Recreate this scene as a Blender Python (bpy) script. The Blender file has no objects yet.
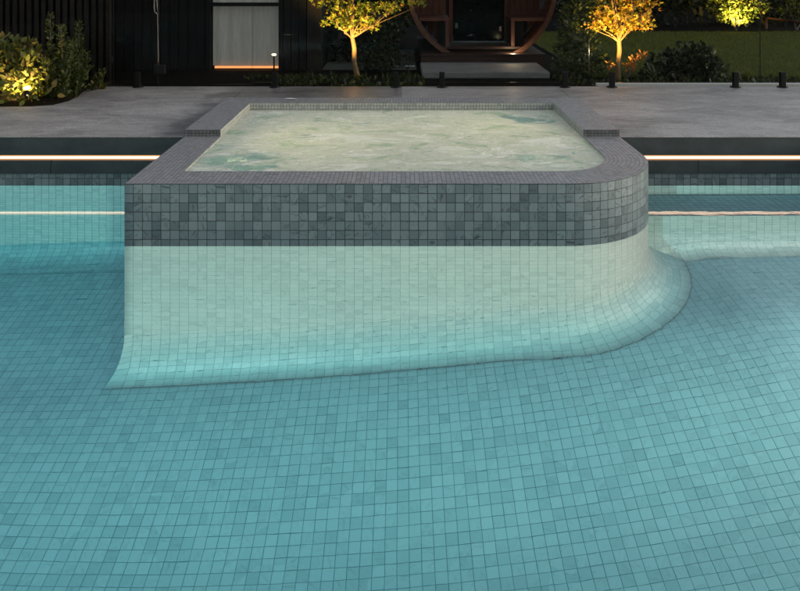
import bpy, math, random
from mathutils import Vector, noise as mnoise

sc = bpy.context.scene
COL = sc.collection
PI = math.pi
R = math.radians

# ------------------------------------------------------------------ camera numbers
F, HZ, PX, CAMZ = 760.0, -34.0, 402.0, 1.523
def at(x, y, Y):                       # a photo pixel at the distance Y -> world point
    return Vector(((x - PX) / F * Y, Y, CAMZ - (y - HZ) / F * Y))
def ground(x, y, Z):                   # a photo pixel on the level Z -> world point
    Y = F * (CAMZ - Z) / (y - HZ)
    return Vector(((x - PX) / F * Y, Y, Z))

# ------------------------------------------------------------------ object helpers
def tag(o, label=None, cat=None, group=None, kind=None):
    if label: o['label'] = label
    if cat: o['category'] = cat
    if group: o['group'] = group
    if kind: o['kind'] = kind
    return o
def empty(name, loc=(0, 0, 0), label=None, cat=None, group=None, rz=0):
    o = bpy.data.objects.new(name, None); COL.objects.link(o)
    o.location = loc; o.rotation_euler = (0, 0, rz); o.empty_display_size = 0.1
    return tag(o, label, cat, group)
class MB:
    """collects faces (with uv in metres) and links them as one mesh object"""
    def __init__(s): s.v = []; s.f = []; s.uv = []; s.mi = []; s.sm = []
    def face(s, pts, uvs=None, mi=0, smooth=False):
        b = len(s.v); s.v += [tuple(p) for p in pts]
        s.f.append(list(range(b, b + len(pts))))
        s.uv.append(uvs or [(0, 0)] * len(pts)); s.mi.append(mi); s.sm.append(smooth)
    def grid(s, P, U=None, mi=0, smooth=True, flip=False):
        nr, nc = len(P), len(P[0]); b = len(s.v)
        for r in P:
            for p in r: s.v.append(tuple(p))
        for i in range(nr - 1):
            for j in range(nc - 1):
                q = [(i, j), (i, j + 1), (i + 1, j + 1), (i + 1, j)]
                if flip: q.reverse()
                s.f.append([b + a * nc + c for a, c in q])
                s.uv.append([U[a][c] for a, c in q] if U else [(0, 0)] * 4)
                s.mi.append(mi); s.sm.append(smooth)
    def box(s, x0, x1, y0, y1, z0, z1, mi=0):
        c = [(x0,y0,z0),(x1,y0,z0),(x1,y1,z0),(x0,y1,z0),(x0,y0,z1),(x1,y0,z1),(x1,y1,z1),(x0,y1,z1)]
        for q, ax in (((0,1,5,4),(0,2)),((1,2,6,5),(1,2)),((2,3,7,6),(0,2)),((3,0,4,7),(1,2)),((4,5,6,7),(0,1)),((3,2,1,0),(0,1))):
            s.face([c[k] for k in q], [(c[k][ax[0]], c[k][ax[1]]) for k in q], mi)
    def tube(s, pts, rad, n=8, mi=0, cap=True):
        pts = [Vector(p) for p in pts]; rings = []
        rr = rad if isinstance(rad, (list, tuple)) else [rad] * len(pts)
        for i, p in enumerate(pts):
            t = (pts[min(i + 1, len(pts) - 1)] - pts[max(i - 1, 0)]).normalized()
            a = Vector((0, 0, 1)) if abs(t.z) < .9 else Vector((1, 0, 0))
            u = t.cross(a).normalized(); w = t.cross(u).normalized()
            rings.append([p + (u * math.cos(k / n * 2 * PI) + w * math.sin(k / n * 2 * PI)) * rr[i] for k in range(n + 1)])
        s.grid(rings, None, mi, True)
        if cap:
            s.face(rings[0][:-1], None, mi); s.face(rings[-1][:-1][::-1], None, mi)
    def lathe(s, c, prof, n=24, mi=0, smooth=True):
        rows = []
        for r, z in prof:
            rows.append([(c[0] + r * math.cos(k / n * 2 * PI), c[1] + r * math.sin(k / n * 2 * PI), c[2] + z) for k in range(n + 1)])
        s.grid(rows, None, mi, smooth)
    def build(s, name, mats, parent=None, bevel=0.0, merge=True):
        me = bpy.data.meshes.new(name)
        me.from_pydata(s.v, [], s.f)
        ul = me.uv_layers.new(name='UVMap')
        k = 0; flat = []
        for u in s.uv:
            for a in u: flat += [a[0], a[1]]
        ul.data.foreach_set('uv', flat)
        if not isinstance(mats, (list, tuple)): mats = [mats]
        for m in mats: me.materials.append(m)
        me.polygons.foreach_set('material_index', s.mi)
        me.polygons.foreach_set('use_smooth', s.sm)
        me.update(); me.validate()
        o = bpy.data.objects.new(name, me); COL.objects.link(o)
        if parent is not None:
            o.parent = parent
            o.matrix_parent_inverse.identity()
            pl = parent.location.copy(); g = parent.parent
            while g is not None: pl += g.location; g = g.parent
            me.transform(__import__('mathutils').Matrix.Translation(-pl))
        if bevel:
            b = o.modifiers.new('bevel', 'BEVEL'); b.width = bevel; b.segments = 2
            b.limit_method = 'ANGLE'
            w = o.modifiers.new('weld', 'WELD'); w.merge_threshold = 1e-4
            o.modifiers.move(1, 0)
        return o
def copy_thing(o, parent=None):
    c = o.copy(); COL.objects.link(c)
    if parent: c.parent = parent
    for ch in o.children: copy_thing(ch, c)
    return c

# ------------------------------------------------------------------ material helpers
def new_mat(name):
    m = bpy.data.materials.new(name); m.use_nodes = True
    nt = m.node_tree; nt.nodes.clear()
    out = nt.nodes.new('ShaderNodeOutputMaterial')
    return m, nt, out
def N(nt, t, **kw):
    n = nt.nodes.new(t)
    for k, v in kw.items():
        if k.startswith('i_'):
            key = k[2:]; key = int(key) if key.isdigit() else key.replace('_', ' ')
            n.inputs[key].default_value = v
        else: setattr(n, k, v)
    return n
def L(nt, a, b): nt.links.new(a, b)
def math_n(nt, op, a, b=None, c=None, clamp=False):
    n = nt.nodes.new('ShaderNodeMath'); n.operation = op; n.use_clamp = clamp
    for i, v in enumerate((a, b, c)):
        if v is None: continue
        if isinstance(v, (int, float)): n.inputs[i].default_value = v
        else: L(nt, v, n.inputs[i])
    return n.outputs[0]
def mixc(nt, fac, a, b, mode='MIX'):
    n = nt.nodes.new('ShaderNodeMix'); n.data_type = 'RGBA'; n.blend_type = mode
    for s, v in ((n.inputs[0], fac), (n.inputs[6], a), (n.inputs[7], b)):
        if isinstance(v, (int, float)): s.default_value = v
        elif isinstance(v, (tuple, list)): s.default_value = (*v[:3], 1)
        else: L(nt, v, s)
    return n.outputs[2]
def ramp(nt, src, stops):
    n = nt.nodes.new('ShaderNodeValToRGB'); e = n.color_ramp.elements
    while len(e) < len(stops): e.new(0.5)
    for k, (p, c) in enumerate(stops):
        e[k].position = p; e[k].color = (*c, 1) if len(c) == 3 else c
    L(nt, src, n.inputs[0]); return n.outputs[0]
def coord(nt, which='Object'):
    return nt.nodes.new('ShaderNodeTexCoord').outputs[which]
def mapped(nt, src, scale=(1,1,1), rot=(0,0,0), loc=(0,0,0)):
    n = nt.nodes.new('ShaderNodeMapping'); L(nt, src, n.inputs[0])
    n.inputs['Scale'].default_value = scale; n.inputs['Rotation'].default_value = rot; n.inputs['Location'].default_value = loc
    return n.outputs[0]
def noise_n(nt, vec, scale, detail=4, rough=.55, dist=0.0):
    n = N(nt, 'ShaderNodeTexNoise'); L(nt, vec, n.inputs['Vector'])
    n.inputs['Scale'].default_value = scale; n.inputs['Detail'].default_value = detail
    n.inputs['Roughness'].default_value = rough; n.inputs['Distortion'].default_value = dist
    return n.outputs[0]
def pbsdf(nt, out, col=None, rough=.5, **kw):
    b = nt.nodes.new('ShaderNodeBsdfPrincipled')
    if col is not None:
        if isinstance(col, (tuple, list)): b.inputs['Base Color'].default_value = (*col[:3], 1)
        else: L(nt, col, b.inputs['Base Color'])
    if isinstance(rough, (int, float)): b.inputs['Roughness'].default_value = rough
    else: L(nt, rough, b.inputs['Roughness'])
    for k, v in kw.items(): b.inputs[k.replace('_', ' ')].default_value = v
    L(nt, b.outputs[0], out.inputs[0]); return b
def bump(nt, b, h, strength=.3, dist=.01):
    n = nt.nodes.new('ShaderNodeBump'); n.inputs['Strength'].default_value = strength
    n.inputs['Distance'].default_value = dist; L(nt, h, n.inputs['Height']); L(nt, n.outputs[0], b.inputs['Normal'])

def tile_mat(name, size, dark, light, grout, groutw=.05, vein=.5, rough=.4, seed=0.0, wobble=0.0, graded=None):
    """square stone mosaic, laid out in the mesh's own uv (metres)"""
    m, nt, out = new_mat(name)
    uv = coord(nt, 'UV')
    if wobble:
        nn = N(nt, 'ShaderNodeTexNoise'); L(nt, uv, nn.inputs['Vector']); nn.inputs['Scale'].default_value = 3.0
        sb = N(nt, 'ShaderNodeVectorMath', operation='SUBTRACT'); L(nt, nn.outputs['Color'], sb.inputs[0]); sb.inputs[1].default_value = (.5, .5, .5)
        sl = N(nt, 'ShaderNodeVectorMath', operation='SCALE'); L(nt, sb.outputs[0], sl.inputs[0]); sl.inputs['Scale'].default_value = wobble
        ad = N(nt, 'ShaderNodeVectorMath', operation='ADD'); L(nt, uv, ad.inputs[0]); L(nt, sl.outputs[0], ad.inputs[1])
        uv = ad.outputs[0]
    sca = N(nt, 'ShaderNodeVectorMath', operation='SCALE'); L(nt, uv, sca.inputs[0]); sca.inputs['Scale'].default_value = 1.0 / size
    fl = N(nt, 'ShaderNodeVectorMath', operation='FLOOR'); L(nt, sca.outputs[0], fl.inputs[0])
    fr = N(nt, 'ShaderNodeVectorMath', operation='FRACTION'); L(nt, sca.outputs[0], fr.inputs[0])
    sp = N(nt, 'ShaderNodeSeparateXYZ'); L(nt, fr.outputs[0], sp.inputs[0])
    dx = math_n(nt, 'MINIMUM', sp.outputs[0], math_n(nt, 'SUBTRACT', 1.0, sp.outputs[0]))
    dy = math_n(nt, 'MINIMUM', sp.outputs[1], math_n(nt, 'SUBTRACT', 1.0, sp.outputs[1]))
    wn = N(nt, 'ShaderNodeTexWhiteNoise', noise_dimensions='3D')
    of = N(nt, 'ShaderNodeVectorMath', operation='ADD'); L(nt, fl.outputs[0], of.inputs[0]); of.inputs[1].default_value = (seed, seed * 1.7, .5 + seed)
    L(nt, of.outputs[0], wn.inputs['Vector'])
    spc = N(nt, 'ShaderNodeSeparateColor'); L(nt, wn.outputs['Color'], spc.inputs[0])
    # edges of single tiles vary a little in width
    gw = math_n(nt, 'MULTIPLY_ADD', spc.outputs[1], groutw * .5, groutw * .55)
    d = math_n(nt, 'MINIMUM', dx, dy)
    mr = N(nt, 'ShaderNodeMapRange', interpolation_type='SMOOTHSTEP'); L(nt, d, mr.inputs[0])
    L(nt, math_n(nt, 'MULTIPLY', gw, .55), mr.inputs[1]); L(nt, math_n(nt, 'MULTIPLY', gw, 1.45), mr.inputs[2])
    tilef = mr.outputs[0]
    # stone streaks that belong to one tile only
    vr = N(nt, 'ShaderNodeVectorRotate', rotation_type='Z_AXIS'); L(nt, fr.outputs[0], vr.inputs['Vector'])
    L(nt, math_n(nt, 'MULTIPLY', spc.outputs[0], 6.28), vr.inputs['Angle'])
    cb = N(nt, 'ShaderNodeCombineXYZ'); L(nt, math_n(nt, 'MULTIPLY', wn.outputs['Value'], 91.0), cb.inputs[2])
    ad = N(nt, 'ShaderNodeVectorMath', operation='ADD'); L(nt, mapped(nt, vr.outputs[0], (1.0, 3.6, 1)), ad.inputs[0]); L(nt, cb.outputs[0], ad.inputs[1])
    v1 = noise_n(nt, ad.outputs[0], .95, 4, .55, .6)
    vm = N(nt, 'ShaderNodeMapRange'); L(nt, v1, vm.inputs[0]); vm.inputs[1].default_value = .52; vm.inputs[2].default_value = .72
    streak = math_n(nt, 'MULTIPLY', vm.outputs[0], math_n(nt, 'MULTIPLY', math_n(nt, 'GREATER_THAN', spc.outputs[2], .35), vein))
    rnd = math_n(nt, 'POWER', wn.outputs['Value'], .45)
    base = mixc(nt, rnd, dark, light)
    if graded:                          # darker teal put into the foot tiles to offset the lamps' bright band
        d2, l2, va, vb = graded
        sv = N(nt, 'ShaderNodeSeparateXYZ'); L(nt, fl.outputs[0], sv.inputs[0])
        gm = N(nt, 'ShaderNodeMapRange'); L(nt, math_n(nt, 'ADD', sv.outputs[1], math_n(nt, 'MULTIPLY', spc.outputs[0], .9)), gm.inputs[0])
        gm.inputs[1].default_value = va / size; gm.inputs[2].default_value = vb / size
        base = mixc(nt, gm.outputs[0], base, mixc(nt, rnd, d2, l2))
    base = mixc(nt, streak, base, tuple(c * .55 for c in dark))
    fine = noise_n(nt, uv, 60, 3, .6)
    base = mixc(nt, .12, base, mixc(nt, 1.0, base, fine, 'MULTIPLY'))
    big = noise_n(nt, uv, .9, 3, .5)
    base = mixc(nt, .25, base, mixc(nt, 1.0, base, ramp(nt, big, [(.3, (.7,.72,.74)), (.7, (1.15,1.12,1.1))]), 'MULTIPLY'))
    c = mixc(nt, tilef, grout, base)
    b = pbsdf(nt, out, c, rough)
    h = math_n(nt, 'ADD', math_n(nt, 'MULTIPLY', tilef, 1.0), math_n(nt, 'MULTIPLY', wn.outputs['Value'], .25))
    bump(nt, b, h, .5, .002)
    return m

M = {}
TD, TL = (.074, .088, .092), (.192, .216, .213)
M['tile'] = tile_mat('stone_mosaic', .05, TD, TL, (.012, .016, .018), .044, .95, .38)
M['tile_pool'] = tile_mat('stone_mosaic_pool', .05, (.180, .375, .43), (.252, .475, .535), (.035, .16, .195), .031, .35, .45, 3.0, wobble=.003)  # underwater mosaics from here to the seat: one stone, underwater light in its colour
M['tile_cove'] = tile_mat('stone_mosaic_cove', .05, (.40, .38, .36), (.485, .455, .43), (.18, .24, .235), .026, .35, .45, 5.0, wobble=.003)
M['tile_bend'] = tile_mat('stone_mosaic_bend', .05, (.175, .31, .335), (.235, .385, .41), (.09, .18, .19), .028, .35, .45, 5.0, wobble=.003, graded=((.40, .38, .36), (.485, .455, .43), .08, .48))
M['tile_back'] = tile_mat('stone_mosaic_back', .05, (.35, .47, .485), (.46, .57, .58), (.12, .24, .26), .035, .45, .45, 11.0, wobble=.003)
M['tile_mid'] = tile_mat('stone_mosaic_mid', .05, (.155, .335, .39), (.21, .43, .485), (.05, .18, .21), .032, .5, .45, 13.0)
M['tile_bench'] = tile_mat('stone_mosaic_bench', .05, (.31, .385, .385), (.40, .465, .46), (.13, .22, .22), .028, .4, .45, 15.0)
M['tile_seat'] = tile_mat('stone_mosaic_seat', .05, (.36, .60, .65), (.47, .72, .76), (.10, .24, .27), .035, .4, .45, 17.0)
M['tile_riser'] = tile_mat('stone_mosaic_riser', .025, (.06, .06, .062), (.12, .12, .122), (.012, .012, .012), .09, .3, .42, 8.0)  # darker copy of the small mosaic, the front face's shade in its colour
M['tile_small'] = tile_mat('stone_mosaic_small', .025, (.155, .150, .151), (.285, .274, .272), (.03, .03, .03), .075, .35, .42, 7.0)
M['tile_inner'] = tile_mat('stone_mosaic_inner', .025, (.22, .23, .20), (.36, .37, .33), (.05, .06, .05), .07, .35, .42, 9.0)

def stone_mat(name, dark, light, rough=.6, streak=(1.2, 14, 14), spec=.5):
    m, nt, out = new_mat(name)
    o = coord(nt)
    a = noise_n(nt, mapped(nt, o, streak), 1.0, 6, .6, .4)
    b_ = noise_n(nt, o, 1.1, 5, .6, .5)
    f = noise_n(nt, o, 70, 3, .7)
    s = math_n(nt, 'ADD', math_n(nt, 'MULTIPLY', a, .5), math_n(nt, 'MULTIPLY', b_, .5))
    c = ramp(nt, s, [(.34, dark), (.66, light)])
    c = mixc(nt, .35, c, mixc(nt, 1.0, c, ramp(nt, f, [(.3, (.55,.55,.55)), (.7, (1.3,1.3,1.3))]), 'MULTIPLY'))
    p = pbsdf(nt, out, c, rough, Specular_IOR_Level=spec)
    bump(nt, p, math_n(nt, 'ADD', a, math_n(nt, 'MULTIPLY', f, .5)), .15, .01)
    return m
M['joint'] = stone_mat('grout_joint', (.04, .08, .09), (.09, .15, .17), .8)
def deck_mat():
    m, nt, out = new_mat('honed_stone_paving')
    o = coord(nt)
    a = noise_n(nt, mapped(nt, o, (1.6, 22, 10)), 1.0, 6, .65, .5)
    b_ = noise_n(nt, mapped(nt, o, (1.0, 1.8, 1.0)), 1.3, 6, .65, .8)
    f = noise_n(nt, o, 90, 4, .7)
    g = noise_n(nt, mapped(nt, o, (3, 9, 3)), 2.2, 5, .7, 1.0)
    s = math_n(nt, 'ADD', math_n(nt, 'MULTIPLY', a, .15), math_n(nt, 'ADD', math_n(nt, 'MULTIPLY', b_, .5), math_n(nt, 'MULTIPLY', g, .35)))
    c = ramp(nt, s, [(.39, (.125, .112, .103)), (.5, (.245, .222, .206)), (.61, (.345, .312, .290))])
    c = mixc(nt, .5, c, mixc(nt, 1.0, c, ramp(nt, f, [(.34, (.3,.3,.3)), (.66, (1.55,1.55,1.55))]), 'MULTIPLY'))
    # damp, splashed margin round the spa
    sx = N(nt, 'ShaderNodeSeparateXYZ'); L(nt, o, sx.inputs[0])
    dx = math_n(nt, 'SUBTRACT', math_n(nt, 'ABSOLUTE', sx.outputs[0]), 1.508)
    wet = N(nt, 'ShaderNodeMapRange', interpolation_type='SMOOTHSTEP'); L(nt, math_n(nt, 'ADD', dx, math_n(nt, 'MULTIPLY', math_n(nt, 'SUBTRACT', b_, .5), .7)), wet.inputs[0])
    wet.inputs[1].default_value = .02; wet.inputs[2].default_value = .34; wet.inputs[3].default_value = 1.0; wet.inputs[4].default_value = 0.0
    left = math_n(nt, 'LESS_THAN', sx.outputs[0], 0.0)
    wf = math_n(nt, 'MULTIPLY', wet.outputs[0], math_n(nt, 'MULTIPLY_ADD', left, .55, .15))
    c = mixc(nt, wf, c, mixc(nt, 1.0, c, (.45, .45, .47), 'MULTIPLY'))
    p = pbsdf(nt, out, c, ramp(nt, wf, [(0, (.55,.55,.55)), (1, (.28,.28,.28))]))
    bump(nt, p, math_n(nt, 'ADD', a, math_n(nt, 'MULTIPLY', f, .5)), .15, .01)
    return m
M['deck'] = deck_mat()
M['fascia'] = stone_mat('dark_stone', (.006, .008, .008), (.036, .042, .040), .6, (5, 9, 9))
M['step'] = stone_mat('step_stone', (.075, .068, .066), (.15, .138, .134), .8, (5, 9, 9))
M['soil'] = stone_mat('soil', (.0025, .002, .0015), (.008, .006, .004), .95, (6, 6, 6), .05)
M['gravel'] = stone_mat('fine_gravel', (.04, .045, .038), (.10, .105, .09), .9, (30, 30, 30), .1)
M['kerb'] = stone_mat('pale_kerb', (.35, .35, .33), (.5, .5, .47), .7)

def plain(name, col, rough=.5, metal=0.0, var=.25, scale=(8, 8, 8), spec=.5):
    m, nt, out = new_mat(name)
    n = noise_n(nt, mapped(nt, coord(nt), scale), 1.0, 4, .6)
    c = ramp(nt, n, [(.3, tuple(k * (1 - var) for k in col)), (.7, tuple(k * (1 + var) for k in col))])
    b = pbsdf(nt, out, c, rough, Metallic=metal, Specular_IOR_Level=spec)
    return m
M['black_metal'] = plain('black_powder_coat', (.004, .004, .004), .5, spec=.15)
M['steel'] = plain('brushed_steel', (.10, .095, .09), .45, 1.0)
M['black_timber'] = plain('charred_timber', (.006, .0055, .005), .7, 0, .4, (30, 30, 1.2), .15)
M['brown_timber'] = plain('dark_stained_timber', (.011, .008, .006), .7, 0, .4, (30, 30, 1.2), .15)
M['cedar'] = plain('cedar_boards', (.055, .018, .009), .6, 0, .45, (45, 45, 1.5), .2)
M['cedar_rim'] = plain('cedar_rim', (.065, .024, .011), .5, 0, .3, (20, 20, 20), .3)
M['cedar_dark'] = plain('cedar_boards_dark', (.022, .009, .006), .6, 0, .45, (1.5, 40, 40), .2)  # darker cedar for the floor and platform boards
M['bark'] = plain('bark', (.12, .065, .022), .85, 0, .4, (40, 40, 12))
M['bark_dark'] = plain('bark_dark', (.05, .04, .03), .9, 0, .4, (30, 30, 9))
M['roof'] = plain('roof_metal', (.02, .02, .022), .5)
M['white_stone'] = plain('pale_pebble', (.55, .53, .48), .7)

def emit_mat(name, col, strength):
    m, nt, out = new_mat(name)
    e = N(nt, 'ShaderNodeEmission'); e.inputs[0].default_value = (*col, 1); e.inputs[1].default_value = strength
    L(nt, e.outputs[0], out.inputs[0]); return m
M['led'] = emit_mat('led_diffuser', (1.0, .68, .44), 1.45)
M['led_edge'] = emit_mat('led_diffuser_edge', (1.0, .42, .17), .42)
M['lamp_glow'] = emit_mat('lamp_lens', (1.0, .70, .36), 4.0)
M['pool_lens'] = emit_mat('pool_lamp_lens', (1.0, .95, .85), 2.0)
M['window_strip'] = emit_mat('window_light_strip', (1.0, .36, .12), .45)

def blind_mat():
    m, nt, out = new_mat('translucent_blind')
    o = coord(nt)
    n = noise_n(nt, mapped(nt, o, (60, 60, 4)), 1, 3, .6)
    c = ramp(nt, n, [(.3, (.21, .20, .18)), (.7, (.27, .255, .23))])
    b = pbsdf(nt, out, c, .8)
    L(nt, c, b.inputs['Emission Color']); b.inputs['Emission Strength'].default_value = .07
    return m
M['blind'] = blind_mat()

def glass_mat(name, tint, ior=1.13, edge=None):
    m, nt, out = new_mat(name)
    t = N(nt, 'ShaderNodeBsdfTransparent'); t.inputs[0].default_value = (*tint, 1)
    g = N(nt, 'ShaderNodeBsdfGlossy'); g.inputs['Roughness'].default_value = .01
    fr = N(nt, 'ShaderNodeFresnel'); fr.inputs[0].default_value = ior
    mx = N(nt, 'ShaderNodeMixShader'); L(nt, fr.outputs[0], mx.inputs[0]); L(nt, t.outputs[0], mx.inputs[1]); L(nt, g.outputs[0], mx.inputs[2])
    L(nt, mx.outputs[0], out.inputs[0]); return m
M['glass'] = glass_mat('clear_fence_glass', (.93, .95, .94))
M['glass_edge'] = plain('glass_edge_green', (.05, .06, .045), .2)
M['door_glass'] = plain('dark_door_glass', (.003, .003, .003), .15, spec=.1)

def water_mat():
    m, nt, out = new_mat('pool_water')
    o = coord(nt)
    a = noise_n(nt, mapped(nt, o, (1.0, 1.0, 1.0)), 2.2, 2, .5, .3)
    b_ = noise_n(nt, mapped(nt, o, (1.0, 2.2, 1.0), (0, 0, .3)), 6.5, 2, .5, .4)
    # the spillway side (to the right) is more agitated than the calm left side
    sx = N(nt, 'ShaderNodeSeparateXYZ'); L(nt, o, sx.inputs[0])
    mr = N(nt, 'ShaderNodeMapRange', interpolation_type='SMOOTHSTEP'); L(nt, sx.outputs[0], mr.inputs[0])
    mr.inputs[1].default_value = -1.9; mr.inputs[2].default_value = -.3; mr.inputs[3].default_value = .14; mr.inputs[4].default_value = 1.0
    my = N(nt, 'ShaderNodeMapRange', interpolation_type='SMOOTHSTEP'); L(nt, sx.outputs[1], my.inputs[0])
    my.inputs[1].default_value = 2.3; my.inputs[2].default_value = 4.2; my.inputs[3].default_value = .12; my.inputs[4].default_value = 1.0
    mz = N(nt, 'ShaderNodeMapRange', interpolation_type='SMOOTHSTEP'); L(nt, sx.outputs[1], mz.inputs[0])
    mz.inputs[1].default_value = 4.15; mz.inputs[2].default_value = 4.75; mz.inputs[3].default_value = 1.0; mz.inputs[4].default_value = .3
    h = math_n(nt, 'MULTIPLY', math_n(nt, 'ADD', a, math_n(nt, 'MULTIPLY', b_, .42)), mz.outputs[0])
    h = math_n(nt, 'MULTIPLY', h, math_n(nt, 'MULTIPLY', mr.outputs[0], my.outputs[0]))
    rf = N(nt, 'ShaderNodeBsdfRefraction'); rf.inputs['IOR'].default_value = 1.333; rf.inputs['Roughness'].default_value = 0.0
    gl = N(nt, 'ShaderNodeBsdfGlossy')          # fine wind ripple, calm against the far wall
    mw = N(nt, 'ShaderNodeMapRange', interpolation_type='SMOOTHSTEP'); L(nt, sx.outputs[1], mw.inputs[0])
    mw.inputs[1].default_value = 4.0; mw.inputs[2].default_value = 4.5; mw.inputs[3].default_value = .26; mw.inputs[4].default_value = .02
    L(nt, mw.outputs[0], gl.inputs['Roughness'])
    fr = N(nt, 'ShaderNodeFresnel'); fr.inputs[0].default_value = 1.333
    bn = N(nt, 'ShaderNodeBump'); bn.inputs['Strength'].default_value = .06; bn.inputs['Distance'].default_value = .04; L(nt, h, bn.inputs['Height'])
    for k in (rf, gl, fr): L(nt, bn.outputs[0], k.inputs['Normal'])
    mx = N(nt, 'ShaderNodeMixShader'); L(nt, fr.outputs[0], mx.inputs[0]); L(nt, rf.outputs[0], mx.inputs[1]); L(nt, gl.outputs[0], mx.inputs[2])
    L(nt, mx.outputs[0], out.inputs[0])
    va = N(nt, 'ShaderNodeVolumeAbsorption'); va.inputs[0].default_value = (.30, .92, .985, 1); va.inputs[1].default_value = WATER_DENS
    L(nt, va.outputs[0], out.inputs['Volume'])
    return m
WATER_DENS = .17
M['water'] = water_mat()

def foam_mat():
    m, nt, out = new_mat('foaming_spa_water')
    o = coord(nt)
    w = mapped(nt, o, (1.0, 1.6, 1.0))
    n1 = noise_n(nt, w, 1.55, 5, .62, 1.6)
    n2 = noise_n(nt, mapped(nt, o, (3.0, 7.0, 3.0), (0, 0, .2)), 2.2, 6, .68, 1.4)
    s = math_n(nt, 'ADD', math_n(nt, 'MULTIPLY', n1, .72), math_n(nt, 'MULTIPLY', n2, .28))
    def calm(cx_, cy_, rx_, ry_, amt):          # where the jets leave the water calmer
        v = mapped(nt, o, (1 / rx_, 1 / ry_, 0), (0, 0, 0), (-cx_ / rx_, -cy_ / ry_, 0))
        ln = N(nt, 'ShaderNodeVectorMath', operation='LENGTH'); L(nt, v, ln.inputs[0])
        q = N(nt, 'ShaderNodeMapRange', interpolation_type='SMOOTHSTEP'); L(nt, ln.outputs['Value'], q.inputs[0])
        q.inputs[1].default_value = 0; q.inputs[2].default_value = 1; q.inputs[3].default_value = amt; q.inputs[4].default_value = 0
        return q.outputs[0]
    for a_ in ((-1.0, 4.62, .5, .4, .17), (.85, 4.72, .5, .35, .14), (.95, 5.9, .45, .35, .12), (-.85, 5.3, .6, .2, .10)):
        s = math_n(nt, 'SUBTRACT', s, calm(*a_))
    mask = N(nt, 'ShaderNodeMapRange', interpolation_type='SMOOTHSTEP'); L(nt, s, mask.inputs[0])
    mask.inputs[1].default_value = .33; mask.inputs[2].default_value = .43
    mask.inputs[3].default_value = .0; mask.inputs[4].default_value = .98
    n3 = noise_n(nt, mapped(nt, o, (1.0, 1.7, 1.0), (0, 0, -.3)), 1.9, 7, .62, 2.6)
    n5 = noise_n(nt, mapped(nt, o, (5.0, 9.0, 5.0), (0, 0, -.3)), 2.4, 6, .7, 2.2)
    fc = ramp(nt, math_n(nt, 'ADD', math_n(nt, 'MULTIPLY', n3, .72), math_n(nt, 'MULTIPLY', n5, .28)), [(.38, (.30, .50, .38)), (.43, (.60, .69, .54)), (.475, (.84, .86, .72)), (.51, (.58, .62, .54)), (.55, (.88, .90, .76)), (.61, (.97, .97, .90))])
    df = N(nt, 'ShaderNodeBsdfDiffuse'); L(nt, fc, df.inputs[0])
    tr = N(nt, 'ShaderNodeBsdfTranslucent'); tr.inputs[0].default_value = (.92, .92, .72, 1)
    f1 = N(nt, 'ShaderNodeMixShader'); f1.inputs[0].default_value = .30; L(nt, df.outputs[0], f1.inputs[1]); L(nt, tr.outputs[0], f1.inputs[2])
    gl = N(nt, 'ShaderNodeBsdfGlossy'); gl.inputs['Roughness'].default_value = .18
    f2 = N(nt, 'ShaderNodeMixShader'); f2.inputs[0].default_value = .15; L(nt, f1.outputs[0], f2.inputs[1]); L(nt, gl.outputs[0], f2.inputs[2])
    wt = N(nt, 'ShaderNodeBsdfPrincipled'); wt.inputs['Base Color'].default_value = (.34, .50, .39, 1); wt.inputs['Roughness'].default_value = .02
    wt.inputs['IOR'].default_value = 1.333; wt.inputs['Transmission Weight'].default_value = .08
    mx = N(nt, 'ShaderNodeMixShader'); L(nt, mask.outputs[0], mx.inputs[0]); L(nt, wt.outputs[0], mx.inputs[1]); L(nt, f2.outputs[0], mx.inputs[2])
    n4 = noise_n(nt, mapped(nt, o, (6.0, 14.0, 6.0)), 2.2, 5, .65, 1.0)
    bm = N(nt, 'ShaderNodeBump'); bm.inputs['Strength'].default_value = .9; bm.inputs['Distance'].default_value = .05
    L(nt, math_n(nt, 'ADD', n3, math_n(nt, 'MULTIPLY', n4, .7)), bm.inputs['Height'])
    for k in (df, gl, wt): L(nt, bm.outputs[0], k.inputs['Normal'])
    L(nt, mx.outputs[0], out.inputs[0]); return m
M['foam'] = foam_mat()

def leaf_mat(name, stops, trans=.4, rough=.5, spec=.22):
    m, nt, out = new_mat(name)
    g = N(nt, 'ShaderNodeNewGeometry')
    c = ramp(nt, g.outputs['Random Per Island'], stops)
    b = nt.nodes.new('ShaderNodeBsdfPrincipled'); L(nt, c, b.inputs['Base Color']); b.inputs['Roughness'].default_value = rough; b.inputs['Specular IOR Level'].default_value = spec
    t = N(nt, 'ShaderNodeBsdfTranslucent'); L(nt, c, t.inputs[0])
    mx = N(nt, 'ShaderNodeMixShader'); mx.inputs[0].default_value = trans
    L(nt, b.outputs[0], mx.inputs[1]); L(nt, t.outputs[0], mx.inputs[2]); L(nt, mx.outputs[0], out.inputs[0]); return m
M['leaf_yg'] = leaf_mat('maple_leaf_yellow_green', [(0, (.09, .13, .010)), (.5, (.17, .18, .012)), (.88, (.22, .16, .014)), (1, (.24, .08, .016))])
M['leaf_or'] = leaf_mat('maple_leaf_amber', [(0, (.14, .13, .010)), (.35, (.25, .17, .012)), (.8, (.28, .135, .010)), (1, (.24, .075, .012))])
M['leaf_red'] = leaf_mat('red_leaf', [(0, (.22, .06, .015)), (1, (.26, .12, .02))])
M['leaf_dk'] = leaf_mat('dark_leaf', [(0, (.007, .011, .004)), (.6, (.014, .020, .007)), (1, (.028, .030, .012))], .25)
M['leaf_mid'] = leaf_mat('mid_leaf', [(0, (.014, .022, .005)), (.6, (.028, .038, .009)), (1, (.055, .055, .015))], .3)
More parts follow.
